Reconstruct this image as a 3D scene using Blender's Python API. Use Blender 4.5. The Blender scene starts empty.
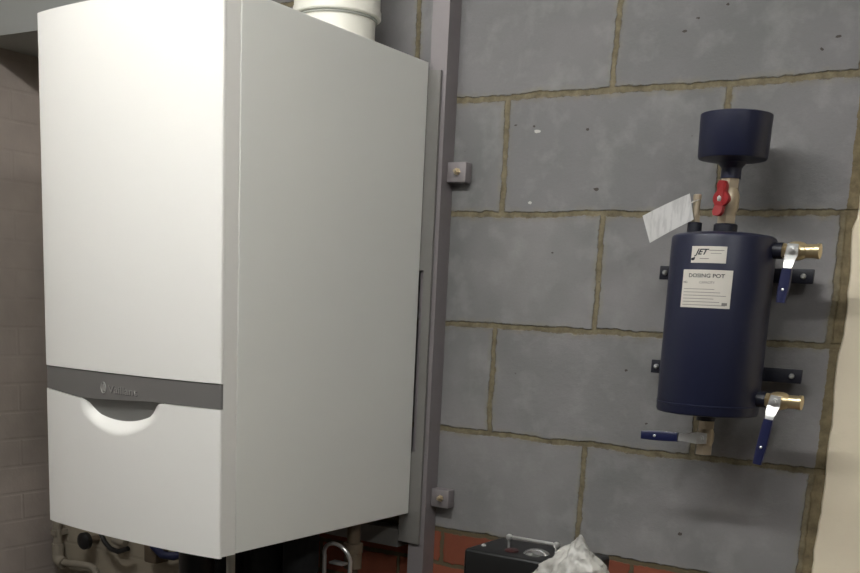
import bpy, bmesh, math, random
from mathutils import Vector, Matrix, noise
random.seed(7)
S = bpy.context.scene
COL = S.collection
PI = math.pi

# ------------------------------------------------------------------ camera
cam_d = bpy.data.cameras.new('camera')
cam = bpy.data.objects.new('camera', cam_d)
COL.objects.link(cam)
right = (0.84143086, 0.5381479, 0.04889736)
fwd = (-0.51783231, 0.82889447, -0.21162149)
up = (-0.15441441, 0.15274422, 0.97612776)
CAM = (1.13753, -2.03422, -0.41948)
cam.matrix_world = Matrix(((right[0], up[0], -fwd[0], CAM[0]),
                           (right[1], up[1], -fwd[1], CAM[1]),
                           (right[2], up[2], -fwd[2], CAM[2]),
                           (0, 0, 0, 1)))
cam_d.sensor_width = 36
cam_d.lens = 1091.577 * 36 / 860
cam_d.shift_y = 258.06 / 860        # the photograph is the upper part of an upright frame
cam_d.clip_start = 0.02
S.camera = cam

# ------------------------------------------------------------------ exposure, world, lamps
S.view_settings.view_transform = 'Standard'
S.view_settings.look = 'None'
S.view_settings.exposure = 2.35
S.view_settings.gamma = 1.0
S.view_settings.use_curve_mapping = False
W = bpy.data.worlds.new('world'); S.world = W; W.use_nodes = True
W.node_tree.nodes['Background'].inputs[0].default_value = (0.6, 0.62, 0.65, 1)
W.node_tree.nodes['Background'].inputs[1].default_value = 0.05
TUBE_POWER = 11.5        # radiance of the lamp diffusers
FILL_POWER = 8.5  # radiance of the added fill lamp

# ------------------------------------------------------------------ helpers
def lin(c):
    return tuple(((v/255)/12.92 if v/255 <= 0.04045 else ((v/255+0.055)/1.055)**2.4) for v in c) + (1,)

class MB:
    def __init__(s): s.v = []; s.f = []
    def add(s, vs, fs):
        b = len(s.v); s.v += [tuple(v) for v in vs]; s.f += [tuple(i+b for i in f) for f in fs]; return s
    def box(s, x0, y0, z0, x1, y1, z1):
        return s.add([(x0,y0,z0),(x1,y0,z0),(x1,y1,z0),(x0,y1,z0),(x0,y0,z1),(x1,y0,z1),(x1,y1,z1),(x0,y1,z1)],
                     [(0,3,2,1),(4,5,6,7),(0,1,5,4),(1,2,6,5),(2,3,7,6),(3,0,4,7)])
    def bbox(s, x0, y0, z0, x1, y1, z1, r=0.002, seg=2):
        bm = bmesh.new()
        bmesh.ops.create_cube(bm, size=1)
        for v in bm.verts:
            v.co = Vector(((x0+x1)/2+v.co.x*(x1-x0), (y0+y1)/2+v.co.y*(y1-y0), (z0+z1)/2+v.co.z*(z1-z0)))
        bmesh.ops.bevel(bm, geom=bm.edges[:], offset=r, segments=seg, profile=0.5, affect='EDGES')
        bm.verts.index_update()
        s.add([v.co[:] for v in bm.verts], [[v.index for v in f.verts] for f in bm.faces]); bm.free(); return s
    def prism(s, pts, a, b, axis='y'):
        """polygon of 2-D points extruded along an axis"""
        def P(p, t):
            return {'y': (p[0], t, p[1]), 'x': (t, p[0], p[1]), 'z': (p[0], p[1], t)}[axis]
        n = len(pts)
        return s.add([P(p, a) for p in pts]+[P(p, b) for p in pts],
                     [tuple(range(n)), tuple(range(2*n-1, n-1, -1))]+[(i, i+n, (i+1) % n+n, (i+1) % n) for i in range(n)])
    def lathe(s, o, d, prof, n=32, up=None):
        """revolve (radius, height) pairs about the axis d through o"""
        o = Vector(o); d = Vector(d).normalized()
        a = d.orthogonal().normalized() if up is None else Vector(up).normalized(); b = d.cross(a)
        vs = []; fs = []
        for r, h in prof:
            for k in range(n):
                t = 2*PI*k/n
                vs.append(o+d*h+(a*math.cos(t)+b*math.sin(t))*max(r, 1e-5))
        m = len(prof)
        for i in range(m-1):
            for k in range(n):
                fs.append((i*n+k, i*n+(k+1) % n, (i+1)*n+(k+1) % n, (i+1)*n+k))
        fs.append(tuple(range(n-1, -1, -1))); fs.append(tuple((m-1)*n+k for k in range(n)))
        return s.add(vs, fs)
    def tube(s, pts, r, n=14, rr=None):
        pts = [Vector(p) for p in pts]; m = len(pts)
        t0 = (pts[1]-pts[0]).normalized(); a = t0.orthogonal().normalized()
        vs = []; fs = []
        for i, p in enumerate(pts):
            t = (pts[min(i+1, m-1)]-pts[max(i-1, 0)]).normalized()
            a = (a-t*a.dot(t)).normalized(); b = t.cross(a)
            q = rr[i] if rr else r
            for k in range(n):
                w = 2*PI*k/n; vs.append(p+(a*math.cos(w)+b*math.sin(w))*q)
        for i in range(m-1):
            for k in range(n):
                fs.append((i*n+k, i*n+(k+1) % n, (i+1)*n+(k+1) % n, (i+1)*n+k))
        fs.append(tuple(range(n-1, -1, -1))); fs.append(tuple((m-1)*n+k for k in range(n)))
        return s.add(vs, fs)
    def grid(s, rows, thick=None):
        """rows of points; thick = vector that closes it into a solid sheet"""
        m = len(rows); n = len(rows[0]); b = []
        vs = [p for r in rows for p in r]
        fs = [(i*n+j, i*n+j+1, (i+1)*n+j+1, (i+1)*n+j) for i in range(m-1) for j in range(n-1)]
        if thick is not None:
            N = m*n; T = Vector(thick)
            vs += [tuple(Vector(p)+T) for p in vs]
            fs += [tuple(N+q for q in reversed(f)) for f in fs[:]]
            for j in range(n-1):
                fs.append((j+1, j, N+j, N+j+1)); k = (m-1)*n; fs.append((k+j, k+j+1, N+k+j+1, N+k+j))
            for i in range(m-1):
                fs.append((i*n, (i+1)*n, N+(i+1)*n, N+i*n)); k = n-1
                fs.append(((i+1)*n+k, i*n+k, N+i*n+k, N+(i+1)*n+k))
        return s.add(vs, fs)

def worldloc(o):
    l = Vector((0, 0, 0))
    while o is not None: l += o.location; o = o.parent
    return l
def props(o, label=None, cat=None, group=None, kind=None):
    for k, v in (('label', label), ('category', cat), ('group', group), ('kind', kind)):
        if v: o[k] = v
    return o
def obj(name, mb, mat, parent=None, smooth=35, label=None, base=None):
    me = bpy.data.meshes.new(name)
    off = worldloc(parent) if parent else Vector(base or (0, 0, 0))
    me.from_pydata([tuple(Vector(v)-off) for v in mb.v], [], mb.f)
    bm = bmesh.new(); bm.from_mesh(me); bmesh.ops.recalc_face_normals(bm, faces=bm.faces); bm.to_mesh(me); bm.free()
    me.materials.append(mat)
    if smooth:
        me.shade_smooth(); me.set_sharp_from_angle(angle=math.radians(smooth))
    o = bpy.data.objects.new(name, me); COL.objects.link(o)
    if parent: o.parent = parent
    else: o.location = off
    if label: o['label'] = label
    return o
def thing(name, loc, label, cat, group=None):
    o = bpy.data.objects.new(name, None); COL.objects.link(o); o.location = loc
    o.empty_display_size = 0.05
    return props(o, label, cat, group)
def struct(name, mb, mat, smooth=0):
    o = obj(name, mb, mat, None, smooth); o['kind'] = 'structure'; return o

def text_obj(name, s, mat, parent, width, place, extrude=0.0, shear=0.0, bold=0.0, height=None, label=None):
    """lettering as a mesh; place maps the flat (x, y, z) of the text to the world"""
    cu = bpy.data.curves.new(name, 'FONT'); cu.body = s; cu.align_x = 'CENTER'; cu.align_y = 'CENTER'
    cu.shear = shear; cu.offset = bold; cu.resolution_u = 3; cu.extrude = 0
    t = bpy.data.objects.new(name, cu); COL.objects.link(t)
    bpy.context.view_layer.update()
    me = bpy.data.meshes.new_from_object(t.evaluated_get(bpy.context.evaluated_depsgraph_get()))
    bpy.data.objects.remove(t)
    xs = [v.co.x for v in me.vertices]; ys = [v.co.y for v in me.vertices]
    k = width/(max(xs)-min(xs)); cx = (max(xs)+min(xs))/2; cy = (max(ys)+min(ys))/2
    ky = height/(max(ys)-min(ys)) if height else k
    off = worldloc(parent)
    for v in me.vertices:
        v.co = Vector(place((v.co.x-cx)*k, (v.co.y-cy)*ky))-off
    me.materials.append(mat)
    o = bpy.data.objects.new(name, me); COL.objects.link(o); o.parent = parent
    if label: o['label'] = label
    return o

# ------------------------------------------------------------------ materials
def nt(name):
    m = bpy.data.materials.new(name); m.use_nodes = True
    n = m.node_tree; return m, n, n.nodes['Principled BSDF']
def node(n, t, **kw):
    x = n.nodes.new(t)
    for k, v in kw.items(): setattr(x, k, v)
    return x
def mathn(n, op, a, b=None, c=None, clamp=False):
    x = n.nodes.new('ShaderNodeMath'); x.operation = op; x.use_clamp = clamp
    for i, q in enumerate((a, b, c)):
        if q is None: continue
        if isinstance(q, (int, float)): x.inputs[i].default_value = q
        else: n.links.new(q, x.inputs[i])
    return x.outputs[0]
def mixc(n, f, a, b, mode='MIX'):
    x = n.nodes.new('ShaderNodeMix'); x.data_type = 'RGBA'; x.blend_type = mode
    for i, q in ((0, f), (6, a), (7, b)):
        if isinstance(q, (int, float)): x.inputs[i].default_value = q
        elif isinstance(q, tuple): x.inputs[i].default_value = q
        else: n.links.new(q, x.inputs[i])
    return x.outputs[2]
def ramp(n, f, a, b, c0=(0,0,0,1), c1=(1,1,1,1)):
    x = n.nodes.new('ShaderNodeValToRGB'); n.links.new(f, x.inputs[0])
    x.color_ramp.elements[0].position = a; x.color_ramp.elements[1].position = b
    x.color_ramp.elements[0].color = c0; x.color_ramp.elements[1].color = c1
    return x.outputs[0]
def noisen(n, vec, scale, detail=4, rough=0.55):
    x = n.nodes.new('ShaderNodeTexNoise'); x.inputs['Scale'].default_value = scale
    x.inputs['Detail'].default_value = detail; x.inputs['Roughness'].default_value = rough
    n.links.new(vec, x.inputs['Vector']); return x
def simple(name, c, rough=0.5, metal=0.0, var=0.06, scale=30, bump=0.0, bscale=120, spec=0.5, coat=0.0):
    m, n, b = nt(name)
    tc = node(n, 'ShaderNodeTexCoord').outputs['Object']
    nz = noisen(n, tc, scale)
    base = lin(c)
    dark = tuple(v*(1-var) for v in base[:3])+(1,); lite = tuple(min(1, v*(1+var)) for v in base[:3])+(1,)
    n.links.new(mixc(n, nz.outputs[0], dark, lite), b.inputs['Base Color'])
    b.inputs['Roughness'].default_value = rough; b.inputs['Metallic'].default_value = metal
    b.inputs['Specular IOR Level'].default_value = spec
    b.inputs['Coat Weight'].default_value = coat
    if bump:
        bn = noisen(n, tc, bscale, 5)
        bp = node(n, 'ShaderNodeBump'); bp.inputs['Strength'].default_value = 1; bp.inputs['Distance'].default_value = bump
        n.links.new(bn.outputs[0], bp.inputs['Height']); n.links.new(bp.outputs[0], b.inputs['Normal'])
    return m

M = {}
M['boiler'] = simple('boiler_enamel', (240, 239, 235), 0.38, var=0.01, scale=3)
M['boiler_side'] = simple('casing_enamel', (238, 239, 234), 0.42, var=0.015, scale=3)
M['band'] = simple('grey_fascia', (112, 110, 108), 0.45, var=0.03, scale=8)
M['band_low'] = simple('grey_recess', (140, 140, 137), 0.4, var=0.03, scale=8)
M['silver'] = simple('badge_silver', (215, 215, 212), 0.25, 0.6)
M['badge_dark'] = simple('badge_letter_shade', (78, 77, 77), 0.35, 0.3)
M['seam'] = simple('shadow_gap', (60, 62, 60), 0.8)
M['flue'] = simple('flue_white', (238, 236, 226), 0.35, var=0.02)
M['gasket'] = simple('gasket_grey', (170, 172, 165), 0.6)
M['steel'] = simple('galvanised_steel', (148, 142, 144), 0.55, 0.35, var=0.14, scale=14, bump=0.0006, bscale=60)
M['steel_plate'] = simple('galvanised_plate', (138, 136, 133), 0.5, 0.35, var=0.12, scale=18, bump=0.0006, bscale=50)
M['brassy'] = simple('brassy_bolt', (214, 198, 170), 0.35, 0.8, var=0.2, scale=60)
M['navy'] = simple('navy_paint', (27, 31, 56), 0.42, var=0.06, scale=20)
M['navy_dark'] = simple('dark_navy_paint', (20, 22, 36), 0.45, var=0.06, scale=20)
M['label'] = simple('label_white', (214, 209, 200), 0.55, var=0.04, scale=60)
M['ink'] = simple('label_ink', (40, 42, 48), 0.6)
M['ink_soft'] = simple('label_ink_grey', (128, 124, 120), 0.6)
M['nickel'] = simple('nickel_plate', (190, 176, 154), 0.42, 0.65, var=0.1, scale=60)
M['brass'] = simple('brass', (226, 206, 164), 0.3, 0.85, var=0.1, scale=50)
M['chrome'] = simple('bright_steel', (232, 233, 232), 0.32, 0.75)
M['mirror'] = simple('polished_chrome', (235, 236, 236), 0.16, 1.0)
M['red'] = simple('red_handle', (150, 34, 38), 0.35, var=0.1)
M['blue_sleeve'] = simple('blue_sleeve', (28, 33, 72), 0.35, var=0.06)
M['black'] = simple('black_plastic', (24, 25, 26), 0.4, var=0.1, scale=40)
M['foam'] = simple('black_foam', (26, 28, 30), 0.85, var=0.15, scale=60, bump=0.001, bscale=90)
M['darkred'] = simple('dark_red_plastic', (70, 40, 40), 0.4)
M['pipe_paint'] = simple('painted_pipe', (150, 142, 128), 0.6, var=0.1, scale=30)
M['pipe_white'] = simple('white_plastic_pipe', (200, 200, 190), 0.4, var=0.05)
M['bluecable'] = simple('blue_cable', (45, 50, 90), 0.5)
M['brown'] = simple('brown_fitting', (105, 92, 76), 0.6, var=0.2, scale=40)
M['wood'] = simple('bench_wood', (120, 98, 72), 0.7, var=0.2, scale=20)
M['ceiling'] = simple('ceiling_paint', (160, 162, 159), 0.9, var=0.05, scale=5, bump=0.001, bscale=30)
M['floor'] = simple('concrete_floor', (64, 62, 60), 0.85, var=0.15, scale=6, bump=0.001, bscale=40)
M['roomwall'] = simple('room_wall_paint', (118, 114, 110), 0.85, var=0.05, scale=5, bump=0.001, bscale=50)

def block_wall_mat():
    m, n, b = nt('block_and_brick_wall')
    tc = node(n, 'ShaderNodeTexCoord').outputs['Object']
    sep = node(n, 'ShaderNodeSeparateXYZ'); n.links.new(tc, sep.inputs[0])
    X, Z = sep.outputs[0], sep.outputs[2]
    # wobble so that joints are hand made
    w1 = noisen(n, tc, 7, 2); w2 = noisen(n, tc, 55, 4, 0.7)
    sw1 = node(n, 'ShaderNodeSeparateColor'); n.links.new(w1.outputs['Color'], sw1.inputs[0])
    sw2 = node(n, 'ShaderNodeSeparateColor'); n.links.new(w2.outputs['Color'], sw2.inputs[0])
    def wob(base, i, a1, a2):
        d = mathn(n, 'MULTIPLY', mathn(n, 'SUBTRACT', sw1.outputs[i], 0.5), a1)
        e = mathn(n, 'MULTIPLY', mathn(n, 'SUBTRACT', sw2.outputs[i], 0.5), a2)
        return mathn(n, 'ADD', mathn(n, 'ADD', base, d), e)
    Xw = wob(X, 0, 0.012, 0.012); Zw = wob(Z, 1, 0.012, 0.012)
    cb = node(n, 'ShaderNodeCombineXYZ'); n.links.new(Xw, cb.inputs[0]); n.links.new(Zw, cb.inputs[1])
    def brick(bw, rh, ms, sm, shift=None):
        x = node(n, 'ShaderNodeTexBrick'); x.offset = 0.5; x.offset_frequency = 2; x.squash = 1
        x.inputs['Scale'].default_value = 1; x.inputs['Mortar Size'].default_value = ms
        x.inputs['Mortar Smooth'].default_value = sm; x.inputs['Brick Width'].default_value = bw
        x.inputs['Row Height'].default_value = rh; x.inputs['Bias'].default_value = 0
        x.inputs['Color1'].default_value = (0, 0, 0, 1); x.inputs['Color2'].default_value = (1, 1, 1, 1)
        v = cb.outputs[0]
        if shift:
            a = node(n, 'ShaderNodeVectorMath'); a.operation = 'ADD'; n.links.new(v, a.inputs[0]); a.inputs[1].default_value = shift; v = a.outputs[0]
        n.links.new(v, x.inputs['Vector']); return x
    blk = brick(0.45, 0.225, 0.0070, 0.45)
    smear = brick(0.45, 0.225, 0.019, 1.0)
    rb = brick(0.225, 0.075, 0.0055, 0.3, (0.103, 0.9, 0))
    # block colour
    c1, c2 = lin((134, 132, 134)), lin((150, 147, 148))
    bc = mixc(n, blk.outputs['Color'], c1, c2)
    big = noisen(n, tc, 3.5, 3)
    bc = mixc(n, ramp(n, big.outputs[0], 0.35, 0.7), bc, lin((122, 122, 122)))
    fine = noisen(n, tc, 160, 5, 0.8)
    bc = mixc(n, mathn(n, 'MULTIPLY', fine.outputs[0], 0.22), bc, lin((96, 97, 98)))
    blot = noisen(n, tc, 16, 4, 0.6)
    bc = mixc(n, mathn(n, 'MULTIPLY', ramp(n, blot.outputs[0], 0.5, 0.78), 0.35), bc, lin((168, 168, 166)))
    # mortar
    mn = noisen(n, tc, 38, 5, 0.7)
    mc = mixc(n, ramp(n, mn.outputs[0], 0.3, 0.72), lin((92, 84, 66)), lin((144, 134, 110)))
    # smear of mortar over the block arrises
    sm_f = mathn(n, 'MULTIPLY', smear.outputs['Fac'], ramp(n, noisen(n, tc, 24, 4, 0.7).outputs[0], 0.40, 0.66))
    bc = mixc(n, mathn(n, 'MULTIPLY', sm_f, 0.75), bc, lin((138, 130, 108)))
    upper = mixc(n, blk.outputs['Fac'], bc, mc)
    # dark line along the joint edges
    edge = mathn(n, 'MULTIPLY', mathn(n, 'MULTIPLY', blk.outputs['Fac'], mathn(n, 'SUBTRACT', 1.0, blk.outputs['Fac'])), 4.0)
    edge = mathn(n, 'MULTIPLY', edge, ramp(n, noisen(n, tc, 30, 3).outputs[0], 0.42, 0.6))
    upper = mixc(n, mathn(n, 'MULTIPLY', edge, 0.6), upper, lin((74, 68, 54)))
    # mortar pointing down the right hand end
    rx = mathn(n, 'MULTIPLY', mathn(n, 'GREATER_THAN', Xw, 0.678), 1.0)
    upper = mixc(n, rx, upper, mixc(n, ramp(n, mn.outputs[0], 0.3, 0.7), lin((92, 84, 64)), lin((140, 126, 98))))
    # red bricks
    rc = mixc(n, rb.outputs['Color'], lin((138, 78, 58)), lin((158, 90, 66)))
    rc = mixc(n, mathn(n, 'MULTIPLY', ramp(n, blot.outputs[0], 0.4, 0.75), 0.5), rc, lin((118, 68, 54)))
    rc = mixc(n, mathn(n, 'MULTIPLY', fine.outputs[0], 0.3), rc, lin((100, 52, 42)))
    lower = mixc(n, rb.outputs['Fac'], rc, lin((98, 88, 68)))
    zlo = mathn(n, 'LESS_THAN', Zw, -0.896)
    col = mixc(n, zlo, upper, lower)
    # pits and chips in the face
    pits = [(0.062,-0.058,.0035,0),(0.070,-0.068,.0060,1),(0.204,-0.18,.0055,0),(0.179,-0.065,.0035,0),(0.063,-0.202,.0045,1),(0.379,0.114,.0035,0),
            (0.357,0.094,.005,0),(0.433,0.13,.003,0),(0.629,0.062,.0045,0),(0.605,0.043,.0035,0),(0.441,-0.827,.0045,0),
            (0.02,-.055,.0025,0),(.30,-.52,.003,0),(.12,-.30,.003,0),(.35,-.62,.003,0)]
    pm = None; cm = None
    for px, pz, r, k in pits:
        dx = mathn(n, 'SUBTRACT', Xw, px); dz = mathn(n, 'MULTIPLY', mathn(n, 'SUBTRACT', Zw, pz), 1.6)
        d = mathn(n, 'SQRT', mathn(n, 'ADD', mathn(n, 'MULTIPLY', dx, dx), mathn(n, 'MULTIPLY', dz, dz)))
        f = mathn(n, 'LESS_THAN', d, r)
        if k: cm = f if cm is None else mathn(n, 'MAXIMUM', cm, f)
        else: pm = f if pm is None else mathn(n, 'MAXIMUM', pm, f)
    vo = node(n, 'ShaderNodeTexVoronoi'); vo.inputs['Scale'].default_value = 16; n.links.new(tc, vo.inputs['Vector'])
    tiny = mathn(n, 'LESS_THAN', vo.outputs['Distance'], 0.028)
    col = mixc(n, mathn(n, 'MULTIPLY', tiny, 0.55), col, lin((80, 76, 70)))
    col = mixc(n, mathn(n, 'MULTIPLY', pm, 0.8), col, lin((62, 54, 46)))
    col = mixc(n, cm, col, lin((196, 194, 190)))
    n.links.new(col, b.inputs['Base Color'])
    b.inputs['Roughness'].default_value = 0.85; b.inputs['Specular IOR Level'].default_value = 0.3
    # relief
    jf = mathn(n, 'ADD', mathn(n, 'MULTIPLY', blk.outputs['Fac'], mathn(n, 'SUBTRACT', 1.0, zlo)), mathn(n, 'MULTIPLY', rb.outputs['Fac'], zlo))
    h = mathn(n, 'MULTIPLY', jf, -0.0035)
    h = mathn(n, 'ADD', h, mathn(n, 'MULTIPLY', mn.outputs[0], 0.0022))
    h = mathn(n, 'ADD', h, mathn(n, 'MULTIPLY', fine.outputs[0], 0.0007))
    h = mathn(n, 'ADD', h, mathn(n, 'MULTIPLY', pm, -0.003))
    h = mathn(n, 'ADD', h, mathn(n, 'MULTIPLY', sm_f, 0.0012))
    bp = node(n, 'ShaderNodeBump'); bp.inputs['Strength'].default_value = 0.8; bp.inputs['Distance'].default_value = 1.0
    n.links.new(h, bp.inputs['Height']); n.links.new(bp.outputs[0], b.inputs['Normal'])
    return m
M['blockwall'] = block_wall_mat()

def painted_brick_mat(name, base, axis, amt=0.0007):
    m, n, b = nt(name)
    tc = node(n, 'ShaderNodeTexCoord').outputs['Object']
    sep = node(n, 'ShaderNodeSeparateXYZ'); n.links.new(tc, sep.inputs[0])
    cb = node(n, 'ShaderNodeCombineXYZ'); n.links.new(sep.outputs[axis], cb.inputs[0]); n.links.new(sep.outputs[2], cb.inputs[1])
    x = node(n, 'ShaderNodeTexBrick'); x.offset = 0.5
    for k, v in (('Scale', 1), ('Mortar Size', 0.006), ('Mortar Smooth', 0.8), ('Brick Width', 0.225), ('Row Height', 0.075)):
        x.inputs[k].default_value = v
    n.links.new(cb.outputs[0], x.inputs['Vector'])
    nz = noisen(n, tc, 18, 5, 0.65); big = noisen(n, tc, 4, 3)
    a = lin(base); d = lin(tuple(v*0.86 for v in base))
    c = mixc(n, ramp(n, big.outputs[0], 0.35, 0.7), a, d)
    c = mixc(n, mathn(n, 'MULTIPLY', x.outputs['Fac'], 0.06), c, d)
    n.links.new(c, b.inputs['Base Color']); b.inputs['Roughness'].default_value = 0.8
    h = mathn(n, 'ADD', mathn(n, 'MULTIPLY', x.outputs['Fac'], -amt), mathn(n, 'MULTIPLY', nz.outputs[0], 0.0015))
    bp = node(n, 'ShaderNodeBump'); bp.inputs['Strength'].default_value = 1; bp.inputs['Distance'].default_value = 1
    n.links.new(h, bp.inputs['Height']); n.links.new(bp.outputs[0], b.inputs['Normal'])
    return m
M['leftpaint'] = painted_brick_mat('left_painted_brick', (176, 165, 157), 1)
M['backpaint'] = painted_brick_mat('back_painted_brick', (170, 160, 142), 0)
M['pier'] = simple('pier_cream_paint', (236, 224, 200), 0.75, var=0.06, scale=10, bump=0.003, bscale=22)

def plastic_bag_mat():
    m, n, b = nt('clear_plastic_film')
    tc = node(n, 'ShaderNodeTexCoord').outputs['Object']
    nz = noisen(n, tc, 22, 3)
    n.links.new(mixc(n, ramp(n, nz.outputs[0], 0.38, 0.58), lin((178, 176, 170)), lin((226, 224, 218))), b.inputs['Base Color'])
    b.inputs['Roughness'].default_value = 0.25
    b.inputs['Transmission Weight'].default_value = 0.25
    b.inputs['Alpha'].default_value = 0.93
    return m
M['bag'] = plastic_bag_mat()
def tag_mat():
    m, n, b = nt('printed_paper_tag')
    tc = node(n, 'ShaderNodeTexCoord').outputs['UV']
    mp = node(n, 'ShaderNodeMapping'); n.links.new(tc, mp.inputs[0]); mp.inputs['Scale'].default_value = (14, 2.2, 1)
    nz = noisen(n, mp.outputs[0], 1.0, 3)
    n.links.new(mixc(n, mathn(n, 'MULTIPLY', ramp(n, nz.outputs[0], 0.48, 0.62), 0.35), lin((205, 204, 203)), lin((140, 140, 142))), b.inputs['Base Color'])
    b.inputs['Roughness'].default_value = 0.6
    return m
M['tag'] = tag_mat()
def emis(name, c, s):
    m, n, b = nt(name)
    b.inputs['Base Color'].default_value = (0.9, 0.9, 0.88, 1)
    b.inputs['Emission Color'].default_value = c; b.inputs['Emission Strength'].default_value = s
    return m

# ------------------------------------------------------------------ the room
FZ, CZ = -1.90, 0.76
XL, XR, YF = -1.402, 2.4, -3.6
struct('floor', MB().box(XL-.1, YF-.1, FZ-.1, XR+.1, 0.1, FZ), M['floor'])
struct('ceiling', MB().box(XL-.1, YF-.1, CZ, XR+.1, 0.1, CZ+.1), M['ceiling'])
struct('wall_back', MB().box(-0.80, 0, FZ, 0.72, 0.1, CZ), M['blockwall'])
struct('wall_back_left', MB().box(XL, 0, FZ, -0.80, 0.1, CZ), M['backpaint'])
struct('wall_left', MB().box(XL-.1, YF, FZ, XL, 0.1, CZ), M['leftpaint'])
struct('wall_right', MB().box(XR, YF, FZ, XR+.1, 0.1, CZ), M['roomwall'])
struct('wall_front', MB().box(XL, YF-.1, FZ, XR, YF, CZ), M['roomwall'])
# painted wall to the right, with a ragged mortared edge
zs = [FZ+(CZ-FZ)*i/150 for i in range(151)]
def rag(z): return 0.697+0.006*noise.noise(Vector((z*9, 3.1, 0)))+0.005*noise.noise(Vector((z*30, 7.7, 0)))
vs = []; fs = []
for z in zs:
    e = rag(z); vs += [(e, -0.001, z), (e+0.004, -0.010, z), (XR, -0.012, z), (XR, 0.1, z), (e, 0.1, z)]
for i in range(len(zs)-1):
    for k in range(4): fs.append((i*5+k, i*5+k+1, (i+1)*5+k+1, (i+1)*5+k))
    fs.append((i*5+4, i*5, (i+1)*5, (i+1)*5+4))
fs += [(4, 3, 2, 1, 0), tuple(len(vs)-5+k for k in range(5))]
struct('wall_back_right', MB().add(vs, fs), M['pier'], 50)
# boxed-in bulkhead in the corner over the left wall
struct('trim_1', MB().box(XL, -0.226, 0.17, -0.78, 0, CZ), M['ceiling'])

# ------------------------------------------------------------------ ceiling lamp and an added fill lamp
def lamp(x, y, L, power, label, z=CZ, rot=False):
    t = thing('ceiling_light', (x, y, z), label, 'ceiling light', None)
    hx, hy = (0.05, L/2) if rot else (L/2, 0.05)
    obj('housing', MB().bbox(x-hx, y-hy, z-.05, x+hx, y+hy, z, .006), M['flue'], t)
    hx -= .008; hy -= .008
    obj('diffuser', MB().bbox(x-hx, y-hy, z-.09, x+hx, y+hy, z-.0505, .014, 3), emis('lamp_diffuser', (1.0, 0.995, 0.965, 1), power), t)
    return t
lamp(0.0, -1.42, 1.5, TUBE_POWER, 'white batten ceiling light in front of the boiler')
lamp(1.85, -1.9, 1.2, FILL_POWER, 'added white batten fill light near the right wall', rot=True)  # unseen lamp added to brighten the right side of the boiler

# ------------------------------------------------------------------ boiler
bx0, by0, bz0 = -0.6315, -0.6515, -0.86717
bw, bd, bh = 0.47208, 0.5974, 0.93312
bx1, by1, bz1 = bx0+bw, by0+bd, bz0+bh
boiler = thing('wall_boiler', (bx0+bw/2, by1, bz0), 'large white wall-hung boiler with a curved front and grey fascia band', 'boiler')
obj('casing', MB().bbox(bx0, by0+.0410, bz0+.003, bx1, by1, bz1, .002, 2), M['boiler_side'], boiler, 20)
obj('front_frame', MB().prism([(bx0+.0006, by0+.0248), (bx1-.0006, by0+.0068), (bx1-.0006, by0+.0400), (bx0+.0006, by0+.0400)], bz0+.002, bz1-.001, 'z'), M['boiler'], boiler)
def bow(u, t=0.0):
    """front surface: flat bow with rounded ends"""
    c = 1-(2*u-1)**2
    e = min(u, 1-u)*bw
    rnd = 0.0
    R = 0.003
    if e < R: rnd = R-math.sqrt(max(0, R*R-(R-e)**2))
    return by0+0.018*(1-u)-0.019*c**0.8+rnd*0.9
us = [0, .0008, .002, .004, .0065, .009]+[.02+.96*i/64 for i in range(65)]+[.991, .9935, .996, .998, .9992, 1]
def panel(name, zlo, zhi, mat, yoff=lambda u, v: 0.0, nv=4, ret=True, parent=boiler, u0=0, u1=1, seam=None):
    uu = [u for u in us if u0 <= u <= u1]
    rows = []
    for j in range(nv+1):
        v = j/nv; row = []
        if ret: row.append((bx0, bow(0)+.003, bz0+zlo(0)+(zhi(0)-zlo(0))*v))
        for u in uu:
            a, b = zlo(u), zhi(u)
            row.append((bx0+bw*u, bow(u)+yoff(u, v), bz0+a+(b-a)*v))
        if ret: row.append((bx1, bow(1)+.003, bz0+zlo(1)+(zhi(1)-zlo(1))*v))
        rows.append(row)
    m = MB(); m.grid(rows)
    # close with inner skin
    n = len(rows[0]); N = len(m.v)
    inner = []
    for r in rows:
        for k, p in enumerate(r):
            inner.append((min(max(p[0], bx0+.004), bx1-.004), p[1] if k in (0, n-1) else p[1]+min(.006, .0028 if k in (1, 2, n-2, n-3) else .006), p[2]))
    b = N; m.v += inner
    nr = len(rows)
    for i in range(nr-1):
        for j in range(n-1):
            m.f.append((b+i*n+j+1, b+i*n+j, b+(i+1)*n+j, b+(i+1)*n+j+1))
        m.f.append((i*n, (i+1)*n, b+(i+1)*n, b+i*n)); m.f.append(((i+1)*n+n-1, i*n+n-1, b+i*n+n-1, b+(i+1)*n+n-1))
    for j in range(n-1):
        m.f.append((j+1, j, b+j, b+j+1)); k = (nr-1)*n; m.f.append((k+j, k+j+1, b+k+j+1, b+k+j))
    return obj(name, m, mat, parent, 40)
ZB1, ZB0 = 0.3035, 0.2615
def ext(u):
    # the band deepens gently from the left edge towards the finger grip
    x = u*bw
    if x < .115: return .0085*x/.115
    if x < .345: return .0085*(.5+.5*math.cos(PI*(x-.115)/.23))
    return 0.0
def dip(u):
    x = (u*bw-0.231)/0.108
    if abs(x) >= 1: return 0.0
    return 0.0330*(1-x*x)**1.25
def doortop(u): return ZB0-0.0012-ext(u)-dip(u)
panel('front_panel', lambda u: ZB1+.0012, lambda u: bh, M['boiler'], nv=8)
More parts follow.
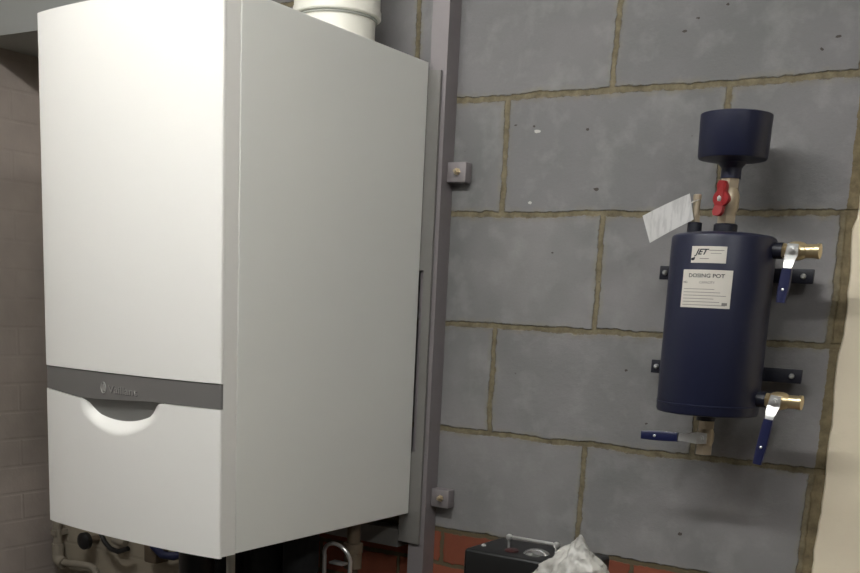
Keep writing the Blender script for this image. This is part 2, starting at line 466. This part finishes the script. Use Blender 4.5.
# lower door: its top edge is scooped for the finger grip
def scoop(u, v):
    d = dip(u)
    if d <= 0: return 0.0
    z = (1-v)*doortop(u)     # distance under the top edge
    s = max(0.0, 1-z/0.030)
    return 0.020*(s*s*(3-2*s))*min(1, d/0.018)
lv = [0, .4, .75]+[.80+.2*i/14 for i in range(15)]
def lower_door():
    rows = []
    for v in lv:
        row = [(bx0, bow(0)+.003, bz0+doortop(0)*v)]
        for u in us: row.append((bx0+bw*u, bow(u)+scoop(u, v), bz0+doortop(u)*v))
        row.append((bx1, bow(1)+.003, bz0+doortop(1)*v)); rows.append(row)
    m = MB(); m.grid(rows); n = len(rows[0]); b = len(m.v)
    for r in rows:
        for k, p in enumerate(r):
            m.v.append((min(max(p[0], bx0+.004), bx1-.004), p[1] if k in (0, n-1) else p[1]+(.0028 if k in (1, 2, n-2, n-3) else .005), p[2]))
    nr = len(rows)
    for i in range(nr-1):
        for j in range(n-1): m.f.append((b+i*n+j+1, b+i*n+j, b+(i+1)*n+j, b+(i+1)*n+j+1))
        m.f.append((i*n, (i+1)*n, b+(i+1)*n, b+i*n)); m.f.append(((i+1)*n+n-1, i*n+n-1, b+i*n+n-1, b+(i+1)*n+n-1))
    for j in range(n-1):
        m.f.append((j+1, j, b+j, b+j+1)); k = (nr-1)*n; m.f.append((k+j, k+j+1, b+k+j+1, b+k+j))
    return obj('lower_door', m, M['boiler'], boiler, 40)
lower_door()
band = panel('control_band', lambda u: ZB0-ext(u), lambda u: ZB1, M['band'], yoff=lambda u, v: 0.0015, nv=6)
# recess behind the finger grip
rec = MB()
rr = []
for j in range(11):
    v = j/10; row = []
    for i in range(41):
        x = 0.120+0.222*i/40; u = x/bw
        z = ZB0-ext(u)-0.056*v
        row.append((bx0+x, bow(u)+0.003+0.020*v**0.8, bz0+z+0.001))
    rr.append(row)
rec.grid(rr, (0, .003, 0))
obj('grip_recess', rec, M['band_low'], boiler, 60, label='lighter grey finger recess')
# badge: hare in an egg-shaped ring, and the lettering
def on_front(cx, cz, lift=0.0012):
    def f(x, y):
        u = (cx+x)/bw
        return (bx0+cx+x, bow(u)-lift+0.0015, bz0+cz+y)
    return f
bc = on_front(0.190, 0.2765)
ring = MB(); n = 28
ringpts = []
for k in range(n+1):
    a = 2*PI*k/n; ringpts.append(bc(0.0068*math.cos(a), 0.0100*math.sin(a)))
ring.tube(ringpts, 0.0009, 8)
em = obj('emblem', ring, M['silver'], boiler, 60, label='silver emblem of a hare in an egg')
hare = [(-.0042,-.0055),(-.0045,-.002),(-.003,.0005),(-.0012,.002),(-.0018,.0055),(-.0003,.0068),(.0005,.003),(.0014,.0066),(.0026,.006),(.002,.002),(.0038,.0008),(.0034,-.0008),(.0016,-.0012),(.0022,-.0035),(.003,-.0055)]
hm = MB(); hp = [bc(*q) for q in hare]; nh = len(hp)
hm.add(hp+[(q[0], q[1]+.001, q[2]) for q in hp], [tuple(range(nh)), tuple(range(2*nh-1, nh-1, -1))]+[(i, i+nh, (i+1) % nh+nh, (i+1) % nh) for i in range(nh)])
obj('hare', hm, M['silver'], em, 0)
text_obj('lettering', 'Vaillant', M['silver'], boiler, 0.078, on_front(0.242, 0.2755, 0.0012), bold=0.01, height=0.0135, label='silver lettering')
text_obj('lettering_shadow', 'Vaillant', M['badge_dark'], boiler, 0.078, on_front(0.2432, 0.2742, 0.0004), bold=0.02, height=0.0135)  # dark offset copy paints the shadow of the letters

# flue on top of the boiler
fx, fy = -0.332, -0.138
flue = thing('flue_pipe', (fx, fy, bz1), 'round white flue pipe with a socket rim rising from the boiler top', 'flue pipe')
obj('pipe', MB().lathe((fx, fy, bz1), (0, 0, 1), [(.078, 0), (.078, .40)], 64), M['flue'], flue)
obj('socket_rim', MB().lathe((fx, fy, bz1+.077), (0, 0, 1), [(.0785, 0), (.0875, .001), (.0895, .003), (.0895, .014), (.0875, .019), (.0865, .055), (.0785, .056)], 64), M['flue'], flue)
obj('gasket', MB().lathe((fx, fy, bz1+.073), (0, 0, 1), [(.0785, 0), (.082, .0), (.082, .004), (.0785, .0045)], 64), M['gasket'], flue)

# ------------------------------------------------------------------ steel mounting frame
post = thing('steel_post', (-.14, -.0225, FZ), 'tall grey galvanised steel channel post beside the boiler', 'post')
ch = MB().prism([(-.162,-.045),(-.122,-.045),(-.122,-.0005),(-.126,-.0005),(-.126,-.041),(-.158,-.041),(-.158,-.0005),(-.162,-.0005)], FZ, CZ, 'z')
obj('channel', ch, M['steel'], post, 0)
for z in (-.144, -.826):
    lug = obj('fixing_lug', MB().bbox(-.1215, -.026, z-.020, -.076, -.0005, z+.020, .0025), M['steel'], post)
    obj('bolt', MB().lathe((-.096, -.026, z+.001), (0, -1, 0), [(.0075, 0), (.0075, .002), (.0062, .0021), (.0062, .007), (.0036, .0071), (.0036, .0125), (.003, .0135)], 6), M['brassy'], lug, 30)
# plate in front of the post that carries the boiler: its left edge is cut back in the middle
pl = MB().prism([(-.185, .052), (-.131, .050), (-.131, -.93), (-.185, -.93), (-.185, -.727), (-.150, -.727), (-.150, -.343), (-.185, -.343)], -.0525, -.0465, 'y')
plate = obj('mounting_plate', pl, M['steel_plate'], None, 0, base=(-.155, -.0465, -.93))
props(plate, 'flat grey steel mounting plate between the boiler back edge and the post', 'mounting plate')
rail = obj('steel_rail', MB().box(-.62, -.0525, -.945, -.187, -.004, -.905), M['steel_plate'], None, 0, base=(-.4, -.004, -.945))
props(rail, 'dark grey horizontal steel rail on the wall under the boiler back', 'rail')

# ------------------------------------------------------------------ dosing pot
px, py = 0.509, -0.122
R = 0.0885
pot = thing('dosing_pot', (px, -.001, -0.656), 'navy blue cylindrical dosing pot with funnel and valves on the block wall', 'dosing pot')
body = obj('body', MB().lathe((px, py, -.583), (0, 0, 1), [(.02, .002), (.06, .003), (.082, .0045), (R-.002, .006), (R, .010), (R, .302), (R-.0015, .306), (R-.006, .309), (.06, .3125), (.02, .3145)], 72), M['navy'], pot)
obj('weld_seam', MB().lathe((px, py, -.563), (0, 0, 1), [(R-.001, 0), (R+.0012, .0015), (R+.0012, .003), (R-.001, .0045)], 72), M['navy'], body)
# funnel
fun = MB().lathe((px, py, -.180), (0, 0, 1), [(.017, 0), (.017, .017), (.024, .026), (.056, .031), (.0582, .034), (.0598, .102), (.0586, .103), (.057, .036), (.024, .031), (.010, .023)], 64)
obj('funnel', fun, M['navy'], pot)
# boss and fill valve
obj('boss', MB().lathe((px, py, -.270), (0, 0, 1), [(.020, 0), (.020, .014), (.0185, .016)], 32), M['navy_dark'], pot)
fv = obj('fill_valve', MB().lathe((px, py, -.2535), (0, 0, 1), [(.0165, 0), (.0165, .012)], 6).lathe((px, py, -.2535), (0, 0, 1), [(.0145, .012), (.0155, .018), (.0185, .026), (.0185, .046), (.0155, .054), (.0145, .058)], 32)
         .lathe((px, py, -.2535), (0, 0, 1), [(.0165, .058), (.0165, .0735)], 6).lathe((px, py, -.217), (-.30, -.95, 0), [(.008, .010), (.008, .020), (.005, .0205), (.005, .026)], 16), M['nickel'], pot, 30)
hd = Vector((-.30, -.95, 0)).normalized(); side = Vector((.95, -.30, 0)).normalized()
hc = Vector((px+.004, py, -.2145))+hd*.024
hb = MB()
hpts = [(-.0045,.031),(.0045,.031),(.0075,.024),(.0065,.013),(.011,.006),(.0125,0),(.011,-.006),(.0065,-.013),(.0075,-.024),(.0045,-.031),(-.0045,-.031),(-.0075,-.024),(-.0065,-.013),(-.011,-.006),(-.0125,0),(-.011,.006),(-.0065,.013),(-.0075,.024)]
tl = math.radians(6)
def hmap(a, b, d):
    a *= 1.3; b *= .93
    a2 = a*math.cos(tl)+b*math.sin(tl); b2 = -a*math.sin(tl)+b*math.cos(tl)
    return hc+side*a2+Vector((0, 0, b2))+hd*(d+0.006*min(1, abs(b)/.03))
nhp = len(hpts)
hb.add([hmap(a, b, -.004) for a, b in hpts]+[hmap(a, b, .005) for a, b in hpts],
       [tuple(range(nhp)), tuple(range(2*nhp-1, nhp-1, -1))]+[(i, i+nhp, (i+1) % nhp+nhp, (i+1) % nhp) for i in range(nhp)])
bh_ = obj('butterfly_handle', hb, M['red'], fv, 0, label='red butterfly handle')
md = bh_.modifiers.new('bevel', 'BEVEL'); md.width = .0012; md.segments = 2
obj('handle_nut', MB().lathe(hc+hd*.0045, hd, [(.0055, 0), (.0055, .003), (.003, .0035), (.003, .006)], 6), M['chrome'], fv, 30)
# air vent beside it
av = obj('air_vent', MB().lathe((px-.055, py, -.2515), (0, 0, 1), [(.0085, 0), (.0085, .012)], 6).lathe((px-.055, py, -.2515), (0, 0, 1), [(.0062, .012), (.0062, .038), (.0072, .0385), (.0072, .046), (.005, .047)], 24), M['nickel'], pot, 30)
obj('vent_boss', MB().lathe((px-.055, py, -.2705), (0, 0, 1), [(.0125, 0), (.0125, .018), (.0115, .019)], 24), M['navy_dark'], pot)
# mounting straps with a lug each side
for z in (-.334, -.5065):
    st = obj('mounting_strap', MB().bbox(.364, -.036, z-.0125, .645, -.030, z+.0125, .0015), M['navy_dark'], pot)
    for sx in (.375, .628):
        obj('strap_bolt', MB().lathe((sx, -.036, z), (0, -1, 0), [(.0048, 0), (.0048, .003), (.003, .0055)], 12), M['chrome'], st)
        obj('strap_spacer', MB().lathe((sx, -.030, z), (0, 1, 0), [(.008, 0), (.008, .0295)], 16), M['navy_dark'], st)
    obj('strap_web', MB().box(px-.03, -.045, z-.012, px+.03, -.0355, z+.012), M['navy_dark'], st, 0)

def lever(parent, piv, d, n_, L, plate_len):
    """steel lever plate with a blue sleeve; d along the lever, n_ away from the valve"""
    piv = Vector(piv); d = Vector(d).normalized(); n_ = Vector(n_).normalized(); s = d.cross(n_).normalized()
    def P(a, w, h): return piv+d*a+s*w+n_*h
    lv_ = MB()
    prof = [(-.010, .0), (.008, .0), (.018, .006), (.030, .010), (plate_len, .010)]
    w = [.009, .0105, .0085, .0065, .0065]
    rows = [[P(a, -w[i], h), P(a, w[i], h)] for i, (a, h) in enumerate(prof)]
    lv_.grid(rows, n_*.0022)
    lo = obj('lever', lv_, M['chrome'], parent, 30, label='bright steel lever plate')
    sl = MB(); a0 = plate_len-.006; n = 9
    sec = [(-.0085, .0065), (-.0065, .0055), (.0065, .0055), (.0085, .0065), (.0085, .0150), (.0065, .0162), (-.0065, .0162), (-.0085, .0150)]
    vs = []; fs = []
    for i in range(n):
        t = i/(n-1); k = .82+.18*math.sin(PI*min(1, t*1.05+.05))**.4
        for (ww, hh) in sec: vs.append(P(a0+(L-a0)*t, ww*k, .0110+(hh-.0110)*k+.004*t*t))
    for i in range(n-1):
        for j in range(8): fs.append((i*8+j, i*8+(j+1) % 8, (i+1)*8+(j+1) % 8, (i+1)*8+j))
    fs += [tuple(range(7, -1, -1)), tuple((n-1)*8+j for j in range(8))]
    sl.add(vs, fs)
    so = obj('sleeve', sl, M['blue_sleeve'], lo, 50, label='dark blue lever sleeve')
    obj('sleeve_rivet', MB().lathe(P(a0+(L-a0)*.62, 0, .0175), n_, [(.0024, 0), (.0024, .0012), (.0012, .002)], 12), M['chrome'], so)
    obj('lever_nut', MB().lathe(P(0, 0, .0022), n_, [(.0062, 0), (.0062, .004), (.0035, .0045), (.0035, .007)], 6), M['chrome'], lo, 30)

def side_valve(z, tiltx, L):
    # threaded stub welded to the pot, then a brass ball valve pointing to the right
    obj('valve_stub', MB().lathe((px+R-.012, py, z), (1, 0, 0), [(.0135, 0), (.0135, .026)], 24), M['navy_dark'], pot)
    x = px+R+.003
    v = obj('ball_valve', MB().lathe((x, py, z), (1, 0, 0), [(.0125, 0), (.0125, .016)], 6)
            .lathe((x, py, z), (1, 0, 0), [(.0105, .016), (.0140, .022), (.0155, .028), (.0155, .038), (.0140, .044), (.0105, .050)], 28)
            .lathe((x, py, z), (1, 0, 0), [(.0115, .050), (.0115, .066), (.0125, .0665), (.0125, .072)], 20), M['brass'], pot, 30)
    obj('valve_stem', MB().lathe((x+.033, py-.013, z), (0, -1, 0), [(.009, 0), (.009, .006), (.0065, .0065), (.0065, .012)], 20), M['nickel'], v)
    lever(v, (x+.033, py-.0255, z), (tiltx, 0, -1), (0, -1, 0), L, .036)
side_valve(-.297, -.06, .086)
side_valve(-.546, -.13, .108)
# drain valve under the pot, lever to the left
obj('drain_boss', MB().lathe((px, py, -.5855), (0, 0, -1), [(.0165, -.004), (.0165, .006)], 24), M['navy_dark'], pot)
dv = obj('drain_valve', MB().lathe((px+.002, py, -.5917), (0, 0, -1), [(.0150, 0), (.0150, .014)], 6).lathe((px+.002, py, -.5917), (0, 0, -1), [(.0125, .014), (.0155, .022), (.0155, .036), (.0130, .044)], 28).lathe((px+.002, py, -.5917), (0, 0, -1), [(.0150, .044), (.0150, .060)], 6)
         .lathe((px+.002, py-.013, -.6215), (0, -1, 0), [(.009, 0), (.009, .007)], 20), M['nickel'], pot, 30)
lever(dv, (px+.002, py-.0205, -.6215), (-1, 0, -.03), (0, -1, 0), .106, .045)

# labels wrapped on the pot
def on_pot(a_c, zc, lift):
    def f(x, y):
        a = a_c+x/(R+lift)
        return (px+(R+lift)*math.sin(a), py-(R+lift)*math.cos(a), zc+y)
    return f
def sticker(name, a_c, zc, w, h, label):
    f = on_pot(a_c, zc, .0008); rr = []
    for j in (0, 1):
        rr.append([f(-w/2+w*i/20, h/2-h*j) for i in range(21)])
    g = on_pot(a_c, zc, .0001); m = MB(); m.grid(rr)
    base = len(m.v); m.v += [g(-w/2+w*i/20, h/2-h*j) for j in (0, 1) for i in range(21)]
    for i in range(20):
        m.f += [(i, base+i, base+i+1, i+1), (21+i, 21+i+1, base+21+i+1, base+21+i)]
    m.f += [(0, 21, base+21, base), (20, base+20, base+41, 41)]
    return obj(name, m, M['label'], body, 60, label=label)
A = math.radians(3)
s1 = sticker('maker_label', A, -.3105, .060, .027, 'small white label with black logo')
s2 = sticker('instruction_label', A, -.366, .087, .062, 'larger white instruction label')
text_obj('logo', 'JET', M['ink'], pot, .026, on_pot(A-.13, -.3075, .0011), shear=.4, bold=.03, height=.0125).parent = body
def strokes(name, items, mat, zc):
    m = MB()
    for (x, y, w, h) in items:
        f = on_pot(A, zc, .00105); k = max(2, int(w/.004))
        m.grid([[f(x+w*i/k, y+h/2) for i in range(k+1)], [f(x+w*i/k, y-h/2) for i in range(k+1)]])
    return obj(name, m, mat, body, 0)
sw = MB(); f = on_pot(A-.13, -.3105, .0011)
swp = [(-.0105,-.0035),(-.0115,-.0085),(-.0150,-.0100),(-.0185,-.0085),(-.0175,-.0055),(-.0140,-.0050)]
sw.add([f(*q) for q in swp], [tuple(range(len(swp)))])
obj('logo_swoosh', sw, M['ink'], body, 0)
strokes('label_small_print', [(.001, .007, .025, .0011), (-.014, -.0065, .016, .0011), (.004, .002, .018, .0008)], M['ink_soft'], -.3105)
t1 = text_obj('label_heading', 'DOSING POT', M['ink'], pot, .062, on_pot(A, -.3445, .0011), bold=.015, height=.0065); t1.parent = body
t2 = text_obj('label_text', 'NO.', M['ink'], pot, .009, on_pot(A-.41, -.3555, .0011), bold=.01); t2.parent = body
t3 = text_obj('label_text', 'CAPACITY', M['ink_soft'], pot, .026, on_pot(A+.03, -.3555, .0011), bold=.01); t3.parent = body
strokes('label_print', [(-.039, -.0005-.0052*i, .055+.02*((i*7) % 3)/2, .0009) for i in range(6)]+[(.030, -.024, .009, .0045)], M['ink_soft'], -.366)

# paper tag on the air vent
tg = MB(); TL, TR, BR, BL = [Vector(q) for q in ((.368, -.152, -.243), (.4435, -.133, -.204), (.4555, -.134, -.2475), (.384, -.150, -.2885))]
rr = []
for j in range(7):
    v = j/6; row = []
    for i in range(13):
        u = i/12
        p = TL.lerp(TR, u).lerp(BL.lerp(BR, u), v)
        row.append(tuple(p+Vector((0, -.004*math.sin(PI*u)+.003*v*(1-u), 0))))
    rr.append(row)
tg.grid(rr, (0, .0006, 0))
tag = thing('paper_tag', (.4475, -.134, -.225), 'white printed paper tag hanging from the air vent of the navy pot', 'tag')
to = obj('paper', tg, M['tag'], tag, 60)
uvl = to.data.uv_layers.new(name='UVMap')
for lp in to.data.loops:
    c = to.data.vertices[lp.vertex_index].co+Vector((.4475, -.134, -.225))
    uvl.data[lp.index].uv = ((c.x-.36)/.1, (c.z+.29)/.1)
obj('string', MB().tube([(.437, -.1345, -.228), (.446, -.133, -.2200), (.4555, -.1300, -.2155), (.4600, -.1285, -.2140)], .0009, 6), M['label'], tag)

# ------------------------------------------------------------------ bottom edge: black case, bag, bench (below the frame)
bench = thing('low_bench', (.30, -.27, FZ), 'low wooden bench against the wall under the black case', 'bench')
BZ = -1.10
obj('bench_top', MB().bbox(-.02, -.45, BZ-.03, .64, -.02, BZ, .003), M['wood'], bench)
for x in (.0, .58):
    for y in (-.43, -.08):
        obj('leg', MB().box(x, y, FZ, x+.04, y+.04, BZ-.03), M['wood'], bench, 0)
case = thing('tool_case', (.20, -.125, BZ), 'black case with a chrome carrying handle standing before the red bricks', 'tool case')
cx0, cx1, cy0, cy1, cz1 = .072, .318, -.198, -.045, -.8825
obj('case_body', MB().bbox(cx0, cy0, BZ, cx1, cy1, -.955, .006), M['black'], case)
obj('lid', MB().bbox(cx0-.001, cy0-.001, -.954, cx1+.001, cy1+.001, cz1, .007, 3), M['black'], case)
hz = cz1+.024
hn = obj('handle', MB().tube([(.135, -.13, cz1-.002), (.135, -.131, hz-.006), (.138, -.132, hz-.001), (.144, -.132, hz), (.231, -.132, hz), (.237, -.132, hz-.001), (.240, -.131, hz-.006), (.240, -.13, cz1-.002)], .0026, 10), M['chrome'], case)
for x in (.135, .240):
    obj('handle_ferrule', MB().lathe((x, -.131, hz-.008), (0, 0, 1), [(.003, 0), (.0055, .002), (.0066, .006), (.0055, .010), (.003, .012)], 16), M['chrome'], hn)
obj('metal_dish', MB().lathe((.205, -.145, cz1-.001), (0, 0, 1), [(.026, 0), (.026, .003), (.022, .007), (.012, .011), (.002, .012)], 40), M['mirror'], case)
obj('button', MB().lathe((.155, -.155, cz1-.001), (0, 0, 1), [(.014, 0), (.014, .004), (.011, .006)], 32), M['darkred'], case)
obj('corner_stud', MB().lathe((.088, -.150, cz1-.001), (0, 0, 1), [(.005, 0), (.005, .002), (.002, .005)], 16), M['chrome'], case)

def crumple():
    """a slumped pouch of thin film: bulging below, pinched to a folded corner at the top, creased all over"""
    L = [(BZ, .278), (-1.02, .262), (-.94, .258), (-.885, .272), (-.84, .310), (-.812, .336), (-.798, .350)]
    Rr = [(BZ, .410), (-1.02, .428), (-.94, .430), (-.885, .424), (-.852, .412), (-.822, .388), (-.798, .366)]
    def at(tb, z):
        for (z0, x0), (z1, x1) in zip(tb, tb[1:]):
            if z <= z1: return x0+(x1-x0)*(z-z0)/(z1-z0)
        return tb[-1][1]
    nz_, na = 90, 120; vs = []; fs = []
    for i in range(nz_+1):
        t = i/nz_; z = BZ+(-.798-BZ)*t
        xl, xr = at(L, z), at(Rr, z)
        th = .058*(1-max(0, (t-.55)/.45)**1.6)+.004
        for k in range(na):
            a_ = 2*PI*k/na; c, q = math.cos(a_), math.sin(a_)
            x = (xl+xr)/2+(xr-xl)/2*c; y = -.288+th*(abs(q)**.8)*(1 if q > 0 else -1)
            p = Vector((x*16+z*5, y*16, z*11-x*4))
            rid = (abs(noise.noise(p))+.55*abs(noise.noise(p*2.1+Vector((3, 8, 1))))+.25*abs(noise.noise(p*4.7)))
            d = (.22-rid)*.026*(1 if t > .02 else 0)
            y2 = min(y+d*q, -.207)
            vs.append((x+d*c, y2, z+.3*d*(t if t < .97 else 0)))
    for i in range(nz_):
        for k in range(na):
            fs.append((i*na+k, i*na+(k+1) % na, (i+1)*na+(k+1) % na, (i+1)*na+k))
    fs += [tuple(range(na-1, -1, -1)), tuple(nz_*na+k for k in range(na))]
    return MB().add(vs, fs)
bag = obj('plastic_bag', crumple(), M['bag'], None, 28, base=(.362, -.285, BZ))
props(bag, 'crumpled clear plastic bag leaning at the right end of the black case', 'plastic bag')

# ------------------------------------------------------------------ pipes under the boiler
def vpipe(name, x, y, r, mat, label, cat, z0=FZ, z1=bz0-.001, group=None, collar=True):
    t = thing(name, (x, y, z0), label, cat, group)
    obj('pipe', MB().lathe((x, y, z0), (0, 0, 1), [(r, 0), (r, z1-z0)], 28), mat, t)
    if collar: obj('union_nut', MB().lathe((x, y, z1-.018), (0, 0, 1), [(r+.006, 0), (r+.006, .016)], 6), M['black'], t, 30)
    return t
vpipe('insulated_pipe', -.47, -.30, .040, M['foam'], 'black foam-insulated pipe under the boiler, leftmost one', 'pipe', group='black insulated pipes under the boiler')
vpipe('insulated_pipe', -.375, -.26, .046, M['foam'], 'black foam-insulated pipe under the boiler, middle one', 'pipe', group='black insulated pipes under the boiler')
vpipe('insulated_pipe', -.285, -.27, .038, M['foam'], 'black foam-insulated pipe under the boiler, rightmost one', 'pipe', group='black insulated pipes under the boiler')
vpipe('insulated_pipe', -.566, -.12, .040, M['foam'], 'black foam-insulated pipe standing behind the other black pipes', 'pipe', group='black insulated pipes under the boiler')
vpipe('waste_pipe', -.272, -.50, .0085, M['pipe_white'], 'thin pale plastic waste pipe under the front right corner of the boiler', 'pipe', collar=False)
trap = thing('siphon_trap', (-.45, -.47, -1.05), 'black plastic trap hanging under the front of the boiler', 'trap')
obj('trap_body', MB().lathe((-.40, -.46, -.985), (0, 0, 1), [(.02, 0), (.034, .004), (.036, .02), (.036, .085), (.022, .095), (.022, .117)], 32), M['black'], trap)
obj('trap_cap', MB().lathe((-.40, -.46, -1.01), (0, 0, 1), [(.022, 0), (.026, .003), (.026, .022), (.020, .0245)], 24), M['black'], trap)
gv = thing('gas_valve', (-.200, -.20, FZ), 'brass gas valve with a chrome lever under the right side of the boiler', 'valve')
obj('valve_body', MB().lathe((-.200, -.20, FZ), (0, 0, 1), [(.011, 0), (.011, .93), (.019, .931), (.019, .965), (.021, .966), (.021, .985), (.014, .986), (.014, 1.0325)], 24), M['brown'], gv)
arc = []
for k in range(17):
    a = PI*(k/16)
    arc.append((-.215-.034*math.cos(a), -.235-.012*math.sin(a), -.945+.034*math.sin(a)))
obj('braided_loop', MB().tube([(-.249, -.235, -.985)]+arc+[(-.181, -.235, -.98)], .0045, 10), M['chrome'], gv)
obj('lever', MB().bbox(-.232, -.243, -.958, -.196, -.2215, -.952, .002), M['chrome'], gv)

# small pipework on the painted wall at the lower left
pp = thing('painted_pipe', (-1.362, -.03, FZ), 'thin cream painted pipe with an elbow in the left wall corner', 'pipe')
obj('riser', MB().tube([(-1.362, -.03, -.30), (-1.362, -.03, -1.125)], .012, 14), M['pipe_paint'], pp)
obj('elbow', MB().tube([(-1.362, -.03, -1.125), (-1.362, -.03, -1.15), (-1.360, -.031, -1.165), (-1.35, -.032, -1.175), (-1.335, -.032, -1.178)], .017, 14), M['pipe_paint'], pp)
obj('branch', MB().tube([(-1.335, -.032, -1.176), (-1.225, -.032, -1.168), (-1.205, -.032, -1.174), (-1.198, -.032, -1.19), (-1.198, -.032, -1.90)], .010, 12), M['pipe_paint'], pp)
obj('pipe_clip', MB().box(-1.372, -.045, -1.10, -1.352, -.001, -1.085), M['pipe_paint'], pp, 0)
ws = thing('wall_stopcock', (-1.230, -.001, -1.095), 'round black stop tap knob on the cream wall below the boiler', 'stop tap')
obj('knob', MB().lathe((-1.230, -.035, -1.095), (0, -1, 0), [(.020, 0), (.024, .003), (.024, .016), (.018, .021), (.006, .023)], 20), M['black'], ws)
obj('stem', MB().lathe((-1.230, -.0005, -1.095), (0, -1, 0), [(.010, 0), (.010, .035)], 14), M['brown'], ws)
wv = thing('isolation_valve', (-1.10, -.001, -1.085), 'small grey isolation valve with a curved black lever on the cream wall', 'valve')
obj('valve_body', MB().lathe((-1.13, -.030, -1.076), (1, 0, -.1), [(.010, 0), (.013, .01), (.013, .035), (.010, .045)], 16), M['pipe_paint'], wv)
obj('wall_stub', MB().lathe((-1.108, -.0005, -1.078), (0, -1, 0), [(.008, 0), (.008, .03)], 12), M['pipe_paint'], wv)
obj('lever', MB().tube([(-1.165, -.045, -1.062), (-1.145, -.048, -1.085), (-1.12, -.05, -1.099), (-1.09, -.05, -1.102), (-1.055, -.048, -1.088)], .007, 10), M['black'], wv)
jb = obj('pipe_fitting', MB().bbox(-.995, -.050, -1.115, -.950, -.0005, -1.045, .006), M['brown'], None, base=(-.972, -.0005, -1.115))
props(jb, 'small brown wall fitting beside the blue cable below the boiler', 'fitting')
cb_ = obj('blue_cable', MB().tube([(-.955, -.056, -1.060), (-.93, -.045, -1.085), (-.905, -.03, -1.088), (-.875, -.015, -1.078), (-.86, -.0125, -1.065), (-.86, -.0125, -1.03)], .011, 12), M['bluecable'], None, base=(-.9, -.03, -1.09))
props(cb_, 'dark blue cable loop on the cream wall left of the black pipes', 'cable')
